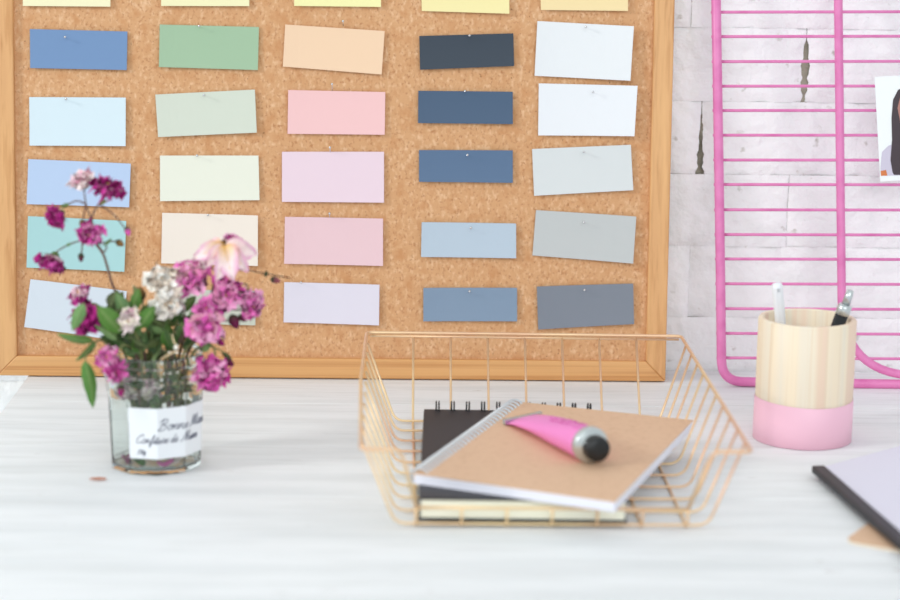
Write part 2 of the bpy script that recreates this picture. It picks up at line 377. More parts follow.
addp([(892.5, 172), (890.5, 160), (892, 140), (891.5, 118), (893, 100), (898, 90), (907, 85), (916, 87), (922, 96), (924, 115), (925, 140), (927, 168), (918, 174), (904, 175), (894, 174.8)], 0, .0068)
addp([(897.5, 108), (900, 98), (907, 93), (914, 98), (917, 110), (915, 124), (908, 132), (901, 126)], 1, .0069)
pp.build('portrait', [M['hair'], M['skin'], M['top'], M['orange']], pap, label='printed portrait of a person with long dark hair and a lilac top')

# ------------------------------------------------------------------ wire basket
KX, KY, KR = .1072, 1.4094, .0039
def K(s, t, z):
    return Vector((KX+s*math.cos(KR)-t*math.sin(KR), KY+s*math.sin(KR)+t*math.cos(KR), z))
kb = thing('wire_basket', 'shallow copper wire letter basket holding notebooks', 'basket', K(0, .14, 0))
HB, DB, HT = .1093, .2835, .0638; TW = .13275; T0, T1 = -.029, .334; zb = .0028
wr = .00100; rr = .0014
# U-shaped cross wires
n = 10
for i in range(n):
    t = DB*i/(n-1); tt_ = T0+.026+(T1-T0-.026-.030)*i/(n-1)
    mb = MB(); mb.tube(fillet([K(-TW, tt_, HT), K(-HB, t, zb), K(HB, t, zb), K(TW, tt_, HT)], .008, 5), wr, 8)
    mb.build('cross_wire', M['copper'], kb, smooth=True)
xs = [-.0945+.0315*i for i in range(7)]
fz = .0155
for i, x in enumerate(xs):
    mb = MB(); z2 = zb-.0019+.0002
    mb.tube(fillet([K(x, -.004, fz), K(x, -.0015, z2), K(x, DB+.0015, z2), K(x*1.0, T1, HT)], .006, 5), wr, 8)
    mb.build('long_wire', M['copper'], kb, smooth=True)
# rim: left, back and right at full height, a scoop at the front
mb = MB()
mb.tube(fillet([K(-.0945, -.004, fz), K(-.104, T0+.004, HT-.008), K(-.108, T0, HT), K(-TW, T0, HT), K(-TW-.0035, T0+.20, HT+.001), K(-TW-.001, T1, HT+.0028), K(TW, T1, HT+.0018), K(TW, T0, HT), K(.108, T0, HT), K(.104, T0+.004, HT-.008), K(.0945, -.004, fz)], .006, 6), rr, 10)
mb.tube([K(-.0945, -.004, fz), K(.0945, -.004, fz)], rr*.9, 10)
mb.build('rim', M['copper'], kb, smooth=True)
mb = MB(); mb.tube([K(-TW+.002, T1-.0005, HT), K(TW-.002, T1-.0005, HT-.001)], wr, 8); mb.build('rim_wire', M['copper'], kb, smooth=True)

# ------------------------------------------------------------------ notebooks in the basket
def quad(pts, z):
    return [on_z(x, y, z) for x, y in pts]
def box_from(c, ax, ay, L, W_, z0, z1):
    mb = MB(); mb.box((c.x, c.y, 0), ax, ay, (0, 0, 1), 0, L, 0, W_, z0, z1); return mb
z0 = .0041; zt = .0205
fl = on_z(418.5, 521.5, z0); fr_ = on_z(628, 522, z0); bk = on_z(424, 409, zt)
Wd = (fr_-fl).length-.001; ay = Vector((bk.x-fl.x, bk.y-fl.y, 0)); Dp = ay.length; ay.normalize(); ax = Vector((ay.y, -ay.x, 0)); fl = fl+Vector((0, .003, 0)); Dp -= .003
print('black book', Wd, Dp)
bb = thing('spiral_notebook', 'thick black-covered notebook with cream pages and black ring binding, lowest in the basket', 'notebook', fl)
box_from(fl, ax, ay, Wd, Dp, z0, z0+.0016).build('back_cover', M['black'], bb, bevel=.0004)
box_from(fl+ax*.0015+ay*.0015, ax, ay, Wd-.003, Dp-.003, z0+.0017, zt-.0017).build('page_block', M['cream'], bb)
box_from(fl, ax, ay, Wd, Dp, zt-.0016, zt).build('front_cover', M['black'], bb, bevel=.0004)
nr = 11
mb = MB()
for i in range(nr):
    for d in (-.0011, .0011):
        c = fl+ax*(Wd*(i+.9)/(nr+.8)+d)+ay*(Dp+.001); cz = .0190
        mb.tube([c+ay*(.0055*math.cos(a))+Vector((0, 0, cz-z0+.0076*math.sin(a))) for a in [2*PI*k/20 for k in range(20)]], .0007, 6, closed=True)
mb.build('ring_binding', M['blackplastic'], bb, smooth=True)

zk0, zk1 = .0208, .0285
FL = on_z(413.5, 473, zk1); FRr = on_z(615, 501.5, zk1); BR_ = on_z(693, 420, zk1); BL_ = on_z(513, 401, zk1)
print('kraft edges', (FRr-FL).length, (BR_-FRr).length, (BL_-BR_).length, (FL-BL_).length)
kn = thing('spiral_notebook', 'kraft brown notebook with white spiral binding lying tilted on the black notebook', 'notebook', (FL.x, FL.y, zk0))
def qprism(z0, z1, inset=0):
    c = (FL+FRr+BR_+BL_)/4; P = [p+(c-p).normalized()*inset for p in (FL, FRr, BR_, BL_)]
    mb = MB(); mb.prism([(p.x, p.y) for p in P], z0, z1); return mb
qprism(zk0, zk0+.0007).build('back_cover', M['whitepages'], kn)
qprism(zk0+.0008, zk1-.0009, .0008).build('page_block', M['whitepages'], kn)
qprism(zk1-.0008, zk1).build('front_cover', M['kraft'], kn, bevel=.0002)
mb = MB(); e = BL_-FL; L = e.length; e.normalize(); inn = Vector((e.y, -e.x, 0)); 
if inn.dot(FRr-FL) < 0: inn = -inn
nk = 30
for i in range(nk):
    c = FL+e*(L*(i+.7)/(nk+.4)); c = Vector((c.x, c.y, (zk0+zk1)/2))
    for dd in (-.0008, .0008):
        mb.tube([c+e*dd+inn*(.0032+.0072*math.cos(a))+Vector((0, 0, .0004+.0060*math.sin(a))) for a in [2*PI*k/18 for k in range(18)]], .0007, 6, closed=True)
mb.build('spiral_binding', M['whitewire'], kn, smooth=True)

# ------------------------------------------------------------------ paint tube
tz = zk1+.0003; R_ = .0132
capc = on_z(594, 465, tz); e1 = on_z(505, 425, tz); e2 = on_z(541, 417, tz)
tail = (e1+e2)/2
capc = Vector((capc.x, capc.y, tz+R_))
pt = thing('paint_tube', 'pink metal paint tube with silver shoulder and black cap on the kraft notebook', 'paint tube', (tail.x, tail.y, tz))
dirx = Vector((capc.x-tail.x, capc.y-tail.y, 0)); TLn = dirx.length; dirx.normalize(); side = Vector((-dirx.y, dirx.x, 0))
wdir = (e2-e1).normalized(); cw = (e2-e1).length/2
print('tube', TLn, cw*2)
mb = MB(); rings = []; NN = 28; NL = 14
sh = TLn-.006
vs = []
for i in range(NL+1):
    t = i/NL; s_ = t**.6
    wdt = cw*(1-s_)+R_*s_; hgt = .0006*(1-s_)+R_*s_
    sd = (wdir*(1-t)+side*t).normalized()
    for k in range(NN):
        a = 2*PI*k/NN
        p = Vector((tail.x, tail.y, tz))+dirx*(sh*t)+sd*(wdt*math.cos(a))+Vector((0, 0, hgt+hgt*math.sin(a)))
        p.z += .0004*math.sin(9*t+3*a)*(1-t)*t*4
        vs.append(p)
mb.add(vs, [(i*NN+k, i*NN+(k+1) % NN, (i+1)*NN+(k+1) % NN, (i+1)*NN+k) for i in range(NL) for k in range(NN)]+[tuple(range(NN)), tuple(NL*NN+k for k in range(NN))])
tb_ = mb.build('tube_body', M['tubepink'], pt, smooth=True)
mb = MB(); o_ = Vector((tail.x, tail.y, tz+.0012))
mb.box(o_-dirx*.0035, dirx, wdir, Vector((0, 0, 1)), 0, .005, -cw*1.04, cw*1.04, -.0011, .0030); mb.build('crimp', M['silver'], pt, bevel=.0003)
ac = Vector((tail.x, tail.y, tz+R_))+dirx*sh
mb = MB(); mb.lathe(ac, dirx, [(R_*.99, -.0050), (R_*1.02, -.0044), (R_*1.02, .0006), (R_*.94, .0018), (.0078, .0038), (.0072, .0060)], 32); mb.build('shoulder', M['silver'], pt, smooth=True)
mb = MB(); mb.lathe(ac, dirx, [(.0086, .0042), (.0092, .0048), (.0092, .0130), (.0083, .0143), (.003, .0143)], 48, rfun=lambda a, h: 1+.02*math.cos(24*a)); mb.build('cap', M['blackplastic'], pt, smooth=True)
# small printed marks on the tube
mb = MB(); rnd = random.Random(3)
for row, (ang, s0, s1) in enumerate(((1.95, .50, .92), (1.6, .42, .9), (1.25, .6, .85))):
    t = s0
    while t < s1:
        ln = rnd.uniform(.015, .04); pts = []
        for j in range(5):
            tt2 = t+ln*j/4; s_ = tt2**.6; wdt = cw*(1-s_)+R_*s_; hgt = .0006*(1-s_)+R_*s_; sd = (wdir*(1-tt2)+side*tt2).normalized()
            a2 = ang+rnd.uniform(-.09, .09)
            pts.append(Vector((tail.x, tail.y, tz))+dirx*(sh*tt2)+sd*((wdt+.0002)*math.cos(a2))+Vector((0, 0, hgt+(hgt+.0003)*math.sin(a2))))
        mb.tube(pts, .00035, 5); t += ln+rnd.uniform(.01, .03)
mb.build('print_marks', M['tubeink'], tb_, smooth=True)

# ------------------------------------------------------------------ wooden pen cup
CX, CY, CR, CH = .3287, 1.6585, .0393, .1003
cup = thing('pen_cup', 'round pale wooden pen cup with its lower half dipped in pink paint', 'pen cup', (CX, CY, 0))
mb = MB()
mb.lathe((CX, CY, 0), (0, 0, 1), [(.001, .001), (CR-.0012, .001), (CR-.0004, .002), (CR, .05), (CR, CH-.0012), (CR-.0010, CH), (CR-.0042, CH), (CR-.0050, CH-.001), (CR-.0055, .02), (.001, .02)], 96)
mb.build('cup_body', M['cupwood'], cup, smooth=True)
mb = MB(); vs = []; NN = 96
prof = lambda k: [(CR-.002, .0), (CR+.0006, .0006), (CR+.0006, .02), (CR+.0005, .0335+.0006*math.sin(3*k)), (CR+.0002, .0350+.0008*math.sin(2*k+1))]
for j in range(5):
    for k in range(NN):
        a = 2*PI*k/NN; r, z = prof(a)[j]; vs.append((CX+r*math.cos(a), CY+r*math.sin(a), z))
mb.add(vs, [(j*NN+k, j*NN+(k+1) % NN, (j+1)*NN+(k+1) % NN, (j+1)*NN+k) for j in range(4) for k in range(NN)]+[tuple(reversed(range(NN)))])
mb.build('painted_base', M['pinkpaint'], cup, smooth=True, label='pink painted lower half')
# pens
pt_ = on_y(777, 283, CY-.008); pb = Vector((CX-.010, CY+.012, .0215)); wp = thing('pen', 'white pen standing at the left in the wooden cup', 'pen', pb)
d = (pt_-pb).normalized(); Lp = (pt_-pb).length
mb = MB(); mb.lathe(pb, d, [(.0007, 0), (.0022, .006), (.0042, .014), (.0044, .05), (.0044, Lp-.004), (.0040, Lp-.001), (.002, Lp)], 24); mb.build('barrel', M['penwhite'], wp, smooth=True)
mb = MB(); cs = d.cross(Vector((0, 1, 0))).normalized(); cs = Vector((0, -1, 0)); cs = (cs-d*cs.dot(d)).normalized()
mb.box(pb+d*(Lp-.045), d.cross(cs).normalized(), cs, d, -.0012, .0012, .0048, .0056, 0, .042); mb.box(pb+d*(Lp-.006), d.cross(cs).normalized(), cs, d, -.0012, .0012, .0030, .0056, 0, .003); mb.build('clip', M['penwhite'], wp)
pt_ = on_y(851, 290, CY-.006); pb = Vector((CX+.012, CY+.012, .0215)); pb = Vector((CX+.004, CY+.006, .0215)); bp_ = thing('pen', 'black pen with silver clicker leaning right in the wooden cup', 'pen', pb)
d = (pt_-pb).normalized(); Lp = (pt_-pb).length
mb = MB(); mb.lathe(pb, d, [(.0007, 0), (.0022, .006), (.0048, .014), (.0054, .03), (.0054, Lp-.0215)], 24); mb.build('barrel', M['blackplastic'], bp_, smooth=True)
mb = MB(); mb.lathe(pb, d, [(.0054, Lp-.0214), (.0058, Lp-.0208), (.0058, Lp-.0145), (.0050, Lp-.013), (.0034, Lp-.0125)], 24); mb.build('collar', M['silver'], bp_, smooth=True)
mb = MB(); mb.lathe(pb, d, [(.0034, Lp-.0124), (.0032, Lp-.003), (.0027, Lp-.0025), (.0026, Lp-.0004), (.0012, Lp)], 24); mb.build('push_button', M['silver'], bp_, smooth=True)

# ------------------------------------------------------------------ bound papers and kraft card at the right
kc = thing('kraft_notebook', 'kraft brown rounded booklet lying under the black-spined papers', 'notebook', on_z(900, 545, 0))
A_ = on_z(853, 539, .003); ux = (on_z(900, 547.5, .003)-A_).normalized(); uy = Vector((-ux.y, ux.x, 0))
c0 = A_-ux*.0055-uy*.0025
pts = []
Lk, Wk, rc = .19, .135, .010
Rk = Matrix.Rotation(0, 2)
for (cx_, cy_, a0) in ((rc, rc, PI), (Lk-rc, rc, 1.5*PI), (Lk-rc, Wk-rc, 0), (rc, Wk-rc, .5*PI)):
    for j in range(7):
        a = a0+j/6*PI/2; p = c0+ux*(cx_+rc*math.cos(a))+uy*(cy_+rc*math.sin(a)); pts.append((p.x, p.y))
# shift so that the left corner sits where the photo shows it
mb = MB(); mb.prism(pts, .0001, .0005); mb.build('back_cover', M['kraft'], kc)
mb = MB(); mb.prism(pts, .00055, .0013); mb.build('page_block', M['cream'], kc)
mb = MB(); mb.prism(pts, .00135, .0019); mb.build('front_cover', M['kraft'], kc)
rp = thing('bound_papers', 'pale lavender papers held in a long black slide-on spine', 'papers', on_z(900, 520, .008))
zs = .0085
s0 = on_z(818, 466.8, zs); s1 = on_z(900, 538.5, zs); sd = (s1-s0); sd.z = 0; sd.normalize(); sn = Vector((-sd.y, sd.x, 0))
mb = MB(); 
prof = [(-.0048, .0), (-.0048, .0046), (-.0042, .0054), (.0046, .0054), (.0052, .0046), (.0052, .0036), (-.0020, .0034), (-.0020, .0028), (.0052, .0026), (.0052, .0006), (.0046, 0)]
z_b = .0042
n_ = len(prof); vs = [Vector((s0.x, s0.y, z_b))+sd*x+sn*p[0]+Vector((0, 0, p[1])) for x in (0, .297) for p in prof]
mb.add(vs, [tuple(range(n_)), tuple(range(n_, 2*n_))]+[(i, (i+1) % n_, n_+(i+1) % n_, n_+i) for i in range(n_)])
mb.build('spine', M['black'], rp, bevel=.0003, label='black plastic spine')
mb = MB()
tdir = (on_z(900, 445, .0072)-on_z(826, 465, .0072)); tdir.normalize()
q0 = Vector((s0.x, s0.y, 0))+sd*.001-sn*.0015; q1 = q0+sd*.295; q0b = q0+tdir*.21; q1b = q1+tdir*.21
mb.prism([(p.x, p.y) for p in (q0, q1, q1b, q0b)], z_b+.0029, z_b+.0033); mb.build('sheets', M['lav'], rp)

# ------------------------------------------------------------------ glass jar
jb = on_z(156.0, 463.8, 0); JX, JY = jb.x, jb.y
JS = 1.0
RB = .0348; RTp = .0392; JH = .0895
NF = 10; FA = math.radians(2)     # facets; one facet edge looks at the camera
view = math.atan2(-JY, -JX)       # direction from jar towards camera
def facet(a, amt):
    s_ = 2*PI/NF; x = ((a-(view+FA)) % s_)-s_/2
    return 1-amt+amt*math.cos(PI/NF)/math.cos(x)/math.cos(PI/NF)*1.0 if False else 1-amt*(1-math.cos(PI/NF)/math.cos(x))
def body_r(h):
    return RB+(.0372-RB)*min(1, h/.06)
def famt(h): return 1.0 if h < .055 else max(0, 1-(h-.055)/.010)
def rfun(a, h): return facet(a, famt(h))
jar = thing('glass_jar', 'clear faceted glass jam jar with a white label holding the dried roses', 'jar', (JX, JY, 0))
outer = [(RB-.0015, .0001), (RB-.0004, .0007), (RB, .0020)]+[(body_r(h), h) for h in (.006, .02, .035, .055, .0585, .0625, .068)]
outer += [(.0378, .0705), (.0388, .072), (.0388, .0745), (.0378, .0755), (.0376, .079), (.0386, .0802), (.0386, .0820), (.0374, .083), (.0374, .0865), (.0368, .0890), (.0358, .0895)]
inner = [(.0348, .0880), (.0345, .083), (.0345, .072)]+[(body_r(h)-.0019, h) for h in (.066, .055, .035, .02, .0055)]+[(RB-.0035, .0036), (RB-.006, .0026), (.0005, .0024)]
mb = MB(); NN = 120
prof = [(.0005, .0003), (RB-.008, .0003)]+outer+inner
mb.lathe((JX, JY, 0), (0, 0, 1), prof, NN, rfun=rfun, caps=True)
gl = mb.build('glass_body', M['glass'], jar, smooth=True); gl.data.set_sharp_from_angle(angle=math.radians(25))
# label on the front facets; the angle grows to the right as seen from the camera
a33 = math.radians(-33); a13 = math.radians(128)
def lab(th, z, d): 
    a = view+th; r = body_r(z)*facet(a, famt(z))+d
    return Vector((JX+r*math.cos(a), JY+r*math.sin(a), z))
mb = MB(); mb.grid(lambda u, v: lab(a33+(a13-a33)*u, .0132+.0395*v, .00035), 96, 4); lbl_ = mb.build('paper_label', M['label'], jar, solid=.0001, label='white paper label with blue-grey script')
# handwritten style letters, drawn as strokes (x, y; x-height 1)
G = {
 'B': (1.7, [[(.3, 0), (.55, 1.9), (.4, 2.0)], [(.0, 1.5), (.3, 2.0), (.9, 2.15), (1.35, 1.85), (1.1, 1.25), (.5, 1.1), (1.2, 1.0), (1.35, .45), (.9, 0), (.3, 0), (0, .2)]]),
 'M': (2.3, [[(0, .1), (.2, 0), (.5, 1.0), (.75, 2.1), (.95, 1.2), (1.05, .1), (1.4, 1.2), (1.75, 2.1), (1.8, 1.0), (1.85, .1), (2.2, .2)]]),
 'C': (1.5, [[(1.3, 1.6), (1.35, 2.0), (1.0, 2.15), (.4, 1.7), (.1, .9), (.2, .2), (.6, 0), (1.1, .2), (1.4, .5)]]),
 'o': (.95, [[(.75, .8), (.45, 1.0), (.1, .6), (.2, .1), (.55, 0), (.8, .5), (.6, .95), (.75, .8), (1.0, .8)]]),
 'n': (1.15, [[(0, .7), (.15, 1.0), (.15, 0), (.45, .85), (.75, .95), (.8, .2), (1.0, 0), (1.2, .3)]]),
 'm': (1.6, [[(0, .7), (.15, 1.0), (.15, 0), (.4, .85), (.65, .95), (.65, 0), (.9, .85), (1.15, .95), (1.2, .2), (1.4, 0), (1.6, .3)]]),
 'e': (.85, [[(0, .4), (.5, .6), (.6, .95), (.3, .95), (.1, .4), (.35, 0), (.85, .3)]]),
 'a': (1.05, [[(.7, .85), (.4, 1.0), (.05, .5), (.25, 0), (.6, .3), (.75, .95), (.7, .2), (.85, 0), (1.05, .3)]]),
 'f': (.7, [[(0, .3), (.45, 1.3), (.5, 2.1), (.3, 2.0), (.2, .8), (.1, -.8), (.3, -.7), (.25, 0), (.7, .3)]]),
 'i': (.5, [[(0, .3), (.2, 1.0), (.2, .15), (.35, 0), (.5, .3)], [(.25, 1.45), (.28, 1.55)]]),
 't': (.6, [[(0, .3), (.25, 1.7), (.2, .2), (.35, 0), (.6, .3)], [(.0, 1.15), (.5, 1.2)]]),
 'u': (1.05, [[(0, .5), (.1, 1.0), (.1, .2), (.35, 0), (.7, .9), (.7, .15), (.85, 0), (1.05, .3)]]),
 'r': (.75, [[(0, .3), (.2, 1.1), (.45, .9), (.4, .2), (.55, 0), (.75, .3)]]),
 's': (.75, [[(0, .2), (.35, 1.05), (.5, .4), (.3, 0), (.05, .1), (.4, .05), (.75, .3)]]),
 'd': (1.1, [[(.65, .85), (.4, 1.0), (.05, .5), (.25, 0), (.6, .3), (.85, 2.0), (.7, .2), (.85, 0), (1.1, .3)]]),
 '3': (.8, [[(.1, 1.4), (.4, 1.6), (.6, 1.3), (.3, .9), (.6, .5), (.35, 0), (.0, .2)]]),
 '7': (.8, [[(.05, 1.5), (.65, 1.5), (.25, 0)]]),
 '0': (.8, [[(.35, 1.6), (.1, 1.1), (.1, .4), (.3, 0), (.6, .5), (.6, 1.2), (.35, 1.6)]]),
 'g': (.9, [[(.65, .85), (.35, 1.0), (.05, .5), (.3, .05), (.6, .4), (.7, .95), (.6, -.6), (.25, -.7), (.3, -.3), (.8, .2)]]),
 ' ': (.6, []),
}
def write(text, th0, z, xh, r, sx=1.0):
    x = 0
    for ch in text:
        wd, st = G[ch]
        for s_ in st:
            P = smooth_path([Vector((p[0], p[1], 0)) for p in s_], 4)
            out = []
            for p in P:
                gx = (x+p.x+.35*p.y)*xh*sx; out.append(lab(th0+gx/.0355, z+p.y*xh, .00055))
            tm.tube(out, r, 5)
        x += wd
    return x*xh*sx
tm = MB()
w1 = write('Bonne Maman', math.radians(2), .0355, .0040, .00030, 1.05)
w2 = write('Confiture de', math.radians(-25), .0255, .0031, .00026, 1.0)
w3 = write('M', math.radians(-25)+w2/.0355+.06, .0255, .0037, .00026)
write('ures', math.radians(-25)+(w2+w3)/.0355+.06, .0255, .0031, .00026)
write('370g', math.radians(-24), .0168, .0021, .00022)
tm.build('lettering', M['ink'], lbl_, smooth=True)

# ------------------------------------------------------------------ dried roses
def L3(c): return lin(c)[:3]
MAG = [L3((176, 36, 128)), L3((150, 22, 104)), L3((200, 60, 150))]
PNK = [L3((236, 122, 194)), L3((246, 172, 212)), L3((222, 92, 176))]
PAL = [L3((246, 206, 216)), L3((250, 230, 228)), L3((236, 170, 190))]
WHT = [L3((253, 246, 236)), L3((246, 230, 214)), L3((255, 252, 246))]
CRM = [L3((246, 228, 226)), L3((236, 190, 206)), L3((250, 240, 222))]
YEL = L3((236, 190, 110)); BRN = L3((130, 96, 54)); GRN = L3((86, 116, 58)); DGR = L3((52, 66, 40)); OLV = L3((122, 126, 80)); DMG = L3((96, 14, 58))
def mixc(a, b, t): return tuple(a[i]*(1-t)+b[i]*t for i in range(3))
def basis(d):
    d = Vector(d).normalized(); e = d.orthogonal().normalized(); return d, e, d.cross(e)
def bloom(c, d, R, cols, seed, base=None, opens=(.35, .75, 1.15, 1.5), per=(3, 4, 5, 5), crumple=.30, sepals=True, core=YEL):
    rn = random.Random(seed); d, e, g = basis(d); mb = MB(); base = base or L3((250, 222, 226))
    for li, (op, m) in enumerate(zip(opens, per)):
        for k in range(m):
            az = 2*PI*(k+rn.uniform(-.25, .25))/m+li*.6; rad_ = e*math.cos(az)+g*math.sin(az); tn = d.cross(rad_)
            ln = R*(.55+.5*li/len(opens))*rn.uniform(.8, 1.15); wd = R*rn.uniform(.42, .62); o2 = op*rn.uniform(.8, 1.2)
            c0_ = rn.choice(cols); ph_ = rn.uniform(0, 6); cr = crumple*R
            def fn(u, v):
                uu = 2*u-1; an = o2*(.25+1.0*v); 
                axial = ln*v*math.cos(an*.8); out = ln*v*math.sin(an*.8)+R*.05
                wv = wd*math.sin(PI*min(1, .12+.78*v))**.6
                cup_ = -.35*wv*uu*uu
                j = Vector((math.sin(9*u+7*v+ph_)+.6*math.sin(23*u+9*v+ph_), math.sin(11*v+8*u+2*ph_)+.6*math.sin(21*v-13*u), math.sin(10*u-8*v+3*ph_)+.6*math.sin(19*u+17*v+ph_)))*cr*v*.75
                return c+d*(axial-R*.35)+rad_*(out+cup_)+tn*(wv*uu)+j
            mb.grid(fn, 7, 6, lambda u, v: mixc(base, c0_, min(1, max(0, (v-.3)*1.8+abs(2*u-1)*.3))))
    # stamens / core
    for k in range(5):
        a = k*2.4; p = c+(e*math.cos(a)+g*math.sin(a))*R*.1
        mb.tube([p-d*R*.3, p+d*R*rn.uniform(.0, .2)], R*.06, 5, core)
    return mb
def sepal_mesh(c, d, R, seed):
    mb = MB(); d, e, g = basis(d); rn = random.Random(seed)
    mb.lathe(c-d*R*.62, d, [(R*.06, 0), (R*.2, R*.08), (R*.24, R*.2), (R*.12, R*.34)], 10); mb.c = [GRN]*len(mb.v)
    for k in range(5):
        a = 2*PI*k/5+rn.random(); r_ = e*math.cos(a)+g*math.sin(a); tn = d.cross(r_)
        mb.grid(lambda u, v: c-d*R*(.42-.25*v)+r_*(R*(.1+.75*v))+tn*(R*.16*(2*u-1)*(1-v)), 2, 4, GRN)
    return mb
def bud(c, d, R, col, seed):
    d = Vector(d).normalized(); a = MB()
    a.lathe(c, d, [(R*.25, -R*.9), (R*.62, -R*.5), (R*.7, 0), (R*.5, R*.6), (R*.2, R*1.1)], 12); a.c = [DGR]*(12*2)+[mixc(DGR, col, .6)]*12+[col]*24
    return a
def leaf(p0, p1, wd, col, bend=.15, roll=0.0, fold=.35, seed=0):
    p0, p1 = Vector(p0), Vector(p1); ax_ = p1-p0; L_ = ax_.length; ax_.normalize()
    view_ = (EYE-p0).normalized(); sd_ = ax_.cross(view_); sd_ = sd_.normalized() if sd_.length > .05 else ax_.orthogonal().normalized()
    nn = sd_.cross(ax_).normalized(); sd2 = sd_*math.cos(roll)+nn*math.sin(roll); nn2 = sd2.cross(ax_).normalized()
    rn = random.Random(seed); ph_ = rn.uniform(0, 6)
    mb = MB()
    def fn(u, v):
        uu = 2*u-1; wv = wd*.5*(math.sin(PI*(v**.8))**.8)*(1+.05*math.sin(26*v)*abs(uu))
        return p0+ax_*(L_*v)+sd2*(wv*uu)+nn2*(-abs(uu)*wv*fold+bend*L_*math.sin(PI*v)+.04*L_*math.sin(5*v+ph_)*uu)
    c2 = mixc(col, L3((150, 170, 110)), .35)
    mb.grid(fn, 6, 10, lambda u, v: mixc(c2, col, min(1, abs(2*u-1)*3)))
    mb.tube([fn(.5, v/8)-nn2*.0002 for v in range(9)], [.0006*(1-v/10) for v in range(9)], 5, c2)
    return mb
JD = lambda dy: JY+dy
def P(px, py, dy=0): return on_y(px, py, JY+dy)
SP = (JX, JY)
def petal(p0, p1, wd, c0, c1, c2, seed):
    mb = leaf(p0, p1, wd, c1, .12, random.Random(seed).uniform(-.5, .5), -.3, seed)
    n = 77; p0 = Vector(p0); ax = Vector(p1)-p0
    for j in range(11):
        for i in range(7):
            v = j/10; u = abs(i/3-1); k = j*7+i
            mb.c[k] = mixc(mixc(c0, c1, min(1, v*1.6)), c2, min(1, max(0, u*1.1+v*.7-.95)))
            mb.v[k] = mb.v[k]+Vector((math.sin(k*1.7+seed), math.sin(k*2.3), math.sin(k*3.1+seed)))*wd*.05*v
    for k in range(n, len(mb.v)): mb.c[k] = c0
    return mb
def sprig(label, stem_pts, blooms=(), buds=(), leaves=(), col=OLV, r=.0011, branch=(), petals=()):
    s0 = stem_pts[0]; root = thing('rose_sprig', label, 'flower', s0, 'dried rose sprigs in the glass jar')
    path = smooth_path(stem_pts, 6); nP = len(path)
    mb = MB(); mb.tube(path, [r*(1.1-.5*i/nP) for i in range(nP)], 7, col)
    for br in branch: 
        q = smooth_path(br, 5); mb.tube(q, [r*.65*(1-.3*i/len(q)) for i in range(len(q))], 6, col)
    mb.build('stem', M['stem'], root, smooth=True)
    for b in blooms:
        o = bloom(*b[:5], **(b[5] if len(b) > 5 else {})).build('bloom', M['petal'], root, smooth=True)
        if not (len(b) > 5 and b[5].get('sepals') is False):
            s_ = sepal_mesh(b[0], b[1], b[2], b[4]); s_.build('sepals', M['leaf'], o, smooth=True)
    for p_ in petals: petal(*p_).build('petal', M['petal'], root, smooth=True)
    for b in buds: bud(*b).build('bud', M['petal'], root, smooth=True)
    for l in leaves: leaf(*l).build('leaf', M['leaf'], root, smooth=True)
    return root
px = 1/1300
def inj(a, h, r=.018): return Vector((JX+r*math.cos(a), JY+r*math.sin(a), h))
# tall sprig with five magenta blooms
sprig('tall thin rose sprig rising left with small magenta blooms and buds',
  [inj(2.2, .030, .012), inj(2.6, .075, .008), P(138, 330), P(122, 300), P(113, 286), P(104, 256), P(95, 242), P(92, 222, -.002), P(93, 214), P(99, 204), P(106, 196)],
  blooms=[(P(108, 186), (.35, -.3, .8), 16*px, MAG, 1), (P(83, 181, .004), (-.3, -.5, .7), 15*px, PAL, 2, dict(base=L3((240, 170, 150)), opens=(.3, .55, .9), per=(3, 4, 5))),
          (P(57, 216), (-.5, -.5, -.35), 15*px, MAG, 3, dict(opens=(.25, .5, .8, 1.0))), (P(90, 234, -.008), (.0, -.8, .3), 13*px, PNK+MAG, 4), (P(52, 262), (-.3, -.45, -.75), 18*px, MAG+[PNK[2]], 5, dict(opens=(.25, .5, .8, 1.0)))],
  buds=[(P(82, 224), (-.2, -.3, .9), 4*px, BRN, 6), (P(81, 257), (0, -.1, -1), 4.3*px, DMG, 7), (P(119.5, 243), (.5, -.4, -.2), 5*px, BRN, 8), (P(127.5, 231), (.3, -.3, -.6), 4.5*px, PNK[2], 9)],
  branch=[[P(92, 222), P(86, 204), P(84, 190)], [P(86, 204), P(76, 201), P(62, 208)], [P(95, 242), P(80, 241), P(66, 246), P(56, 252)], [P(86, 204), P(84, 214), P(82, 224)],
          [P(82, 241), P(82, 248), P(81, 257)], [P(95, 244), P(108, 242), P(119, 241)], [P(99, 204), P(114, 215), P(127, 231)], [P(97, 244), P(104, 252), P(107, 246)]],
  leaves=[(P(99, 204), P(108, 200), 4*px, OLV), (P(70, 204), P(60, 207), 4*px, GRN), (P(66, 246), P(72, 243), 3*px, GRN), (P(104, 246), P(112, 238), 3*px, GRN)], col=L3((112, 84, 74)))
sprig('short rose sprig with dark magenta bloom at the left of the jar mouth',
  [inj(2.8, .035, .016), inj(2.9, .08, .022), P(112, 335, -.01), P(98, 325, -.015), P(90, 318, -.015)],
  blooms=[(P(84, 320, -.02), (-.5, -.7, .1), 17*px, [MAG[0], MAG[1], MAG[1]], 11, dict(base=MAG[0])), (P(79, 293, -.01), (-.4, -.5, .6), 12*px, [PAL[0], MAG[0], MAG[2]], 12)],
  branch=[[P(98, 325, -.015), P(90, 308, -.012), P(80, 298, -.01)]],
  leaves=[(P(84, 303, -.03), P(72, 331, -.035), 12*px, L3((110, 150, 90)), .1), (P(108, 322, -.02), P(90, 303, -.01), 9*px, GRN)])
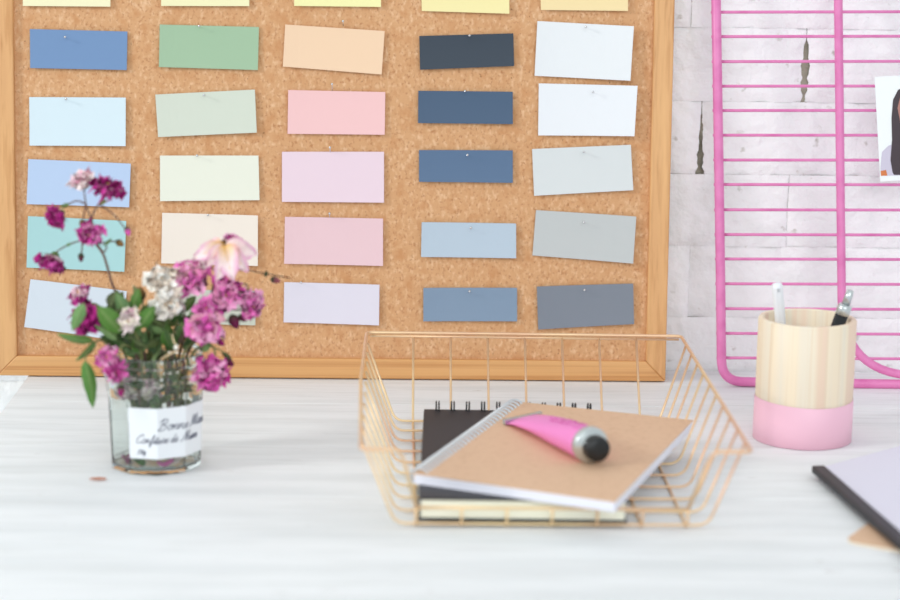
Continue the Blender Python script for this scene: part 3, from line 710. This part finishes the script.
sprig('drooping leafy stem with three long green leaves hanging left of the jar',
  [inj(3.2, .045, .018), inj(3.2, .082, .028), P(104, 341, -.02), P(95, 342, -.03), P(92, 343, -.03)],
  leaves=[(P(93, 341, -.03), P(57, 334, -.04), 11*px, L3((92, 128, 62)), .12, .5), (P(96, 343, -.03), P(76, 361, -.045), 8*px, L3((88, 120, 62)), .1, .4), (P(85, 361, -.045), P(93, 408, -.05), 15*px, L3((84, 130, 58)), .12, .35)],
  branch=[[P(92, 343, -.03), P(87, 352, -.04), P(85, 362, -.045)]])
sprig('small pink two-lobed rose hanging over the front left of the jar rim',
  [inj(2.4, .05, .014), inj(2.6, .083, .018), P(125, 345, -.036), P(118, 350, -.044)],
  blooms=[(P(107, 357, -.052), (-.2, -.9, .2), 12*px, [PNK[0], PNK[1], MAG[2]], 21), (P(116, 372, -.052), (.1, -.9, -.3), 12*px, [PNK[0], MAG[2], PNK[2]], 22)],
  buds=[(P(121, 390, -.048), (0, -.2, -1), 5.5*px, MAG[1], 23)], branch=[[P(118, 350, -.044), P(122, 370, -.047), P(121, 386, -.047)]])
sprig('creamy white rose bloom in the middle of the bunch',
  [inj(1.2, .03, .01), inj(1.6, .08, .004), P(160, 325, .0), P(165, 308, -.01)],
  blooms=[(P(161, 279, -.012), (-.1, -.8, .5), 17*px, WHT, 31, dict(base=L3((236, 214, 180)))), (P(168, 303, -.02), (.1, -.9, .0), 17*px, WHT, 32, dict(base=L3((240, 228, 210))))],
  branch=[[P(165, 308, -.01), P(160, 295, -.008), P(160, 285, -.008)]])
sprig('small cream rose between two broad green leaves at the left front',
  [inj(-2.2, .03, .014), inj(-2.2, .083, .014), P(138, 338, -.02), P(130, 328, -.026)],
  blooms=[(P(128, 320, -.034), (-.2, -.9, .2), 12*px, CRM, 41)],
  leaves=[(P(122, 332, -.03), P(97, 306, -.035), 20*px, L3((84, 126, 52)), .1, .2), (P(136, 330, -.03), P(155, 305, -.035), 15*px, L3((78, 120, 50)), .1, -.3), (P(132, 325, -.02), P(116, 292, -.02), 16*px, L3((96, 128, 80)), .1, .3)])
sprig('pink and white rose at the top of the bunch left of the large open rose',
  [inj(.8, .035, .012), inj(.9, .083, .012), P(178, 320, 0), P(184, 295, -.002)],
  blooms=[(P(188, 277, -.008), (-.1, -.8, .4), 19*px, [PNK[1], PAL[0], PNK[0]], 51, dict(base=L3((246, 222, 170))))], leaves=[(P(180, 312, 0), P(196, 296, .01), 11*px, GRN)])
sprig('large wide open rose with white, yellow and magenta-edged petals and a side bud',
  [inj(.4, .03, .013), inj(.5, .083, .02), P(192, 322, .01), P(210, 296, .01), P(216, 275, .008), P(224, 256, .004)],
  petals=[(P(224, 245, -.004), P(*t[:2], t[2]), t[3]*1.15*px, YEL if t[4] else PAL[1], PAL[1], L3((226, 120, 190)), 60+q) for q, t in enumerate(((192, 260, -.015, 16, 1), (205, 268, -.02, 13, 0), (216, 282, -.03, 18, 1), (233, 281, -.028, 20, 1), (248, 272, -.016, 17, 1), (257, 254, 0, 19, 0), (243, 240, .012, 13, 0), (208, 243, .005, 9, 1)))],
  blooms=[(P(224, 246, -.004), (.1, -.6, .6), 8*px, [YEL, BRN, MAG[0]], 61, dict(base=BRN, core=BRN)), (P(232, 238, .004), (.3, -.3, .9), 8*px, PNK, 62), (P(199, 261, -.002), (-.6, -.6, .2), 10*px, PNK+PAL, 63)],
  buds=[(P(275, 280, .01), (.8, -.1, -.2), 5*px, mixc(MAG[1], BRN, .5), 64), (P(266, 274, .01), (.2, -.1, .8), 3*px, DGR, 65)],
  branch=[[P(216, 275, .008), P(240, 269, .01), P(262, 273, .01), P(290, 278, .012)], [P(216, 272, .006), P(208, 264), P(200, 260)]], col=L3((100, 76, 56)))
sprig('round pink rose under the large open rose with a second bloom at its right',
  [inj(.1, .035, .018), inj(.2, .083, .024), P(205, 330, 0), P(222, 308, -.004)],
  blooms=[(P(227, 294, -.012), (.1, -.85, .2), 18*px, PNK, 71, dict(base=L3((250, 214, 200)))), (P(253, 305, -.006), (.6, -.6, .0), 15*px, PNK, 72)],
  buds=[(P(234, 321, -.012), (.3, -.5, -.5), 8*px, DMG, 73), (P(242, 318, -.008), (.6, -.4, -.3), 5*px, DMG, 75)],
  branch=[[P(212, 322), P(224, 321, -.006), P(234, 320, -.010)], [P(222, 308, -.004), P(238, 310, -.002), P(250, 307, -.002)], [P(226, 290, 0), P(246, 284, 0), P(248, 300, 0)]],
  leaves=[(P(210, 320, .005), P(222, 334, .0), 9*px, OLV)], col=L3((92, 70, 56)))
sprig('light pink ruffled double rose at the right of the jar mouth',
  [inj(-.4, .03, .016), inj(-.3, .083, .022), P(196, 340, -.012), P(203, 332, -.018)],
  blooms=[(P(206, 328, -.026), (.1, -.9, .1), 18*px, PNK+[PAL[2]], 81), (P(206, 308, -.02), (.1, -.7, .5), 12*px, PNK, 82)],
  leaves=[(P(196, 340, -.01), P(180, 322, -.02), 12*px, GRN)])
sprig('magenta-pink rose drooping outside the right side of the jar',
  [inj(-.2, .045, .018), inj(-.1, .085, .028), P(206, 345, -.014), P(214, 348, -.018), P(215, 356, -.02)],
  blooms=[(P(211, 375, -.026), (.2, -.85, -.35), 20*px, PNK+[MAG[2]], 91, dict(core=BRN))], buds=[(P(228, 362, -.012), (.7, -.3, -.3), 6*px, DMG, 92), (P(220, 342, -.012), (.5, -.3, -.3), 5*px, MAG[1], 93)],
  branch=[[P(206, 345, -.014), P(220, 350, -.014), P(228, 356, -.012)]], leaves=[(P(222, 352, -.01), P(232, 360, -.008), 5*px, DGR)])
# leafy stems that fill the bunch
rn = random.Random(12)
greens = [L3((84, 124, 56)), L3((70, 100, 54)), L3((104, 132, 82)), L3((60, 88, 44)), L3((96, 110, 60)), L3((74, 84, 50))]
for si, (lbl, cx_, cy_, aa) in enumerate((('leafy green stem at the left of the bunch behind the cream rose', 122, 312, 2.6), ('leafy green stem in the middle of the bunch below the white rose', 152, 328, 1.8), ('leafy green stem at the right of the bunch below the pink roses', 182, 326, .6), ('leafy green stem at the front of the jar mouth', 160, 338, -1.6))):
    lv = []
    for k in range(18):
        bx_ = cx_+rn.uniform(-22, 20); by_ = cy_+rn.uniform(-8, 26); a = rn.uniform(.3, 2.9); ln = rn.uniform(16, 28)
        dy = rn.uniform(-.02, .03)-(.012 if si == 3 else 0)
        if si == 3: by_ = 346+rn.uniform(-8, 6); bx_ = 150+rn.uniform(-34, 34); 
        lv.append((P(bx_, by_, dy), P(bx_+ln*math.cos(a), min(by_-ln*math.sin(a)*.85, 350), dy+rn.uniform(-.012, .012)), rn.uniform(9, 15)*px, rn.choice(greens), rn.uniform(-.1, .2), rn.uniform(-.9, .9), .3, k+si*20))
    for k in range(9):   # leaves and bits inside the jar
        h = rn.uniform(.048, .084); a = aa+rn.uniform(-.7, .7)
        lv.append((inj(aa, h, .012), inj(a, h+rn.uniform(-.012, .012), .030), .008, rn.choice(greens), .1, rn.uniform(-1, 1), .3, k+si*31))
    sprig(lbl, [inj(aa, .028+.004*si, .012), inj(aa+.2, .06, .013), inj(aa+.1, .084, .016), P(cx_, cy_+10, 0), P(cx_+2, cy_-12, 0)], leaves=lv, r=.0019, col=L3((124, 148, 96)) if si % 2 else L3((128, 104, 92)))
sprig('brownish dried rosebud standing behind the white rose', [inj(1.9, .04, .01), inj(2, .084, .014), P(146, 318, .01), P(141, 300, .01)], buds=[(P(141, 294, .01), (-.1, -.3, .9), 7*px, BRN, 3), (P(134, 300, .012), (-.4, -.3, .8), 5*px, OLV, 3)], leaves=[(P(143, 304, .01), P(133, 285, .012), 8*px, OLV)])
sprig('pale dried twig end over the jar rim', [inj(-1.2, .070, .020), inj(-1.3, .086, .024), P(177, 350, -.034), P(174, 342, -.03), P(172, 334, -.028)], buds=[(P(176, 348, -.036), (.2, -.4, .8), 3.5*px, WHT[0], 3)], col=L3((226, 200, 160)), r=.0008)
sprig('small cream blossom head down inside the jar', [inj(-2.9, .082, .02), inj(-2.9, .07, .024), inj(-2.7, .064, .025)], blooms=[(inj(-2.6, .062, .024), (-.3, -.8, -.1), .009, CRM, 5)])
sprig('second cream blossom inside the jar behind the label top', [inj(-1.2, .084, .012), inj(-1.3, .072, .018), inj(-1.4, .066, .02)], blooms=[(inj(-1.6, .063, .022), (0, -.9, -.1), .008, CRM, 6)])
# fallen petals at the bottom of the jar and a fleck on the table
for k, (a, r, c_, lb, s_) in enumerate(((-2.75, .022, MAG[1], 'dark magenta fallen petal at the left in the jar bottom', .013), (-2.2, .02, greens[0], 'green fallen leaf in the jar bottom', .016), (-1.9, .008, greens[2], 'pale green fallen leaf in the middle of the jar bottom', .014),
        (-1.1, .02, PNK[0], 'bright pink fallen petal at the right in the jar bottom', .012), (-.6, .022, CRM[0], 'cream fallen petal near the right wall of the jar bottom', .010), (1.2, .015, PNK[2], 'pink fallen petal at the back of the jar bottom', .011), (2.6, .018, MAG[0], 'magenta fallen petal at the back left of the jar bottom', .011))):
    c = Vector((JX+r*math.cos(a), JY+r*math.sin(a), .0052+.0012*(k % 3))); d = Vector((math.cos(a+1.4), math.sin(a+1.4), 0)); sdv = Vector((-d.y, d.x, 0)); mb = MB()
    mb.grid(lambda u, v: c+d*(s_*(v-.5))+sdv*(s_*.6*(u-.5)*math.sin(PI*(.1+.8*v)))+Vector((0, 0, .0025*(2*u-1)**2+.002*math.sin(4*v+k))), 5, 6, c_)
    tag(mb.build('fallen_petal', M['petal'], None, smooth=True, solid=.0003, org=c), lb, 'leaf' if 'leaf' in lb else 'petal')
c = on_z(98, 479.5, .001); mb = MB()
mb.grid(lambda u, v: c+Vector(((u-.5)*.012, (v-.5)*.004*math.sin(PI*(.05+.9*u)), .0012*(2*v-1)**2)), 8, 3, L3((196, 132, 108)))
tag(mb.build('dried_petal', M['petal'], None, smooth=True, solid=.0003, org=c), 'tiny brown dried petal lying on the table in front of the jar', 'petal')
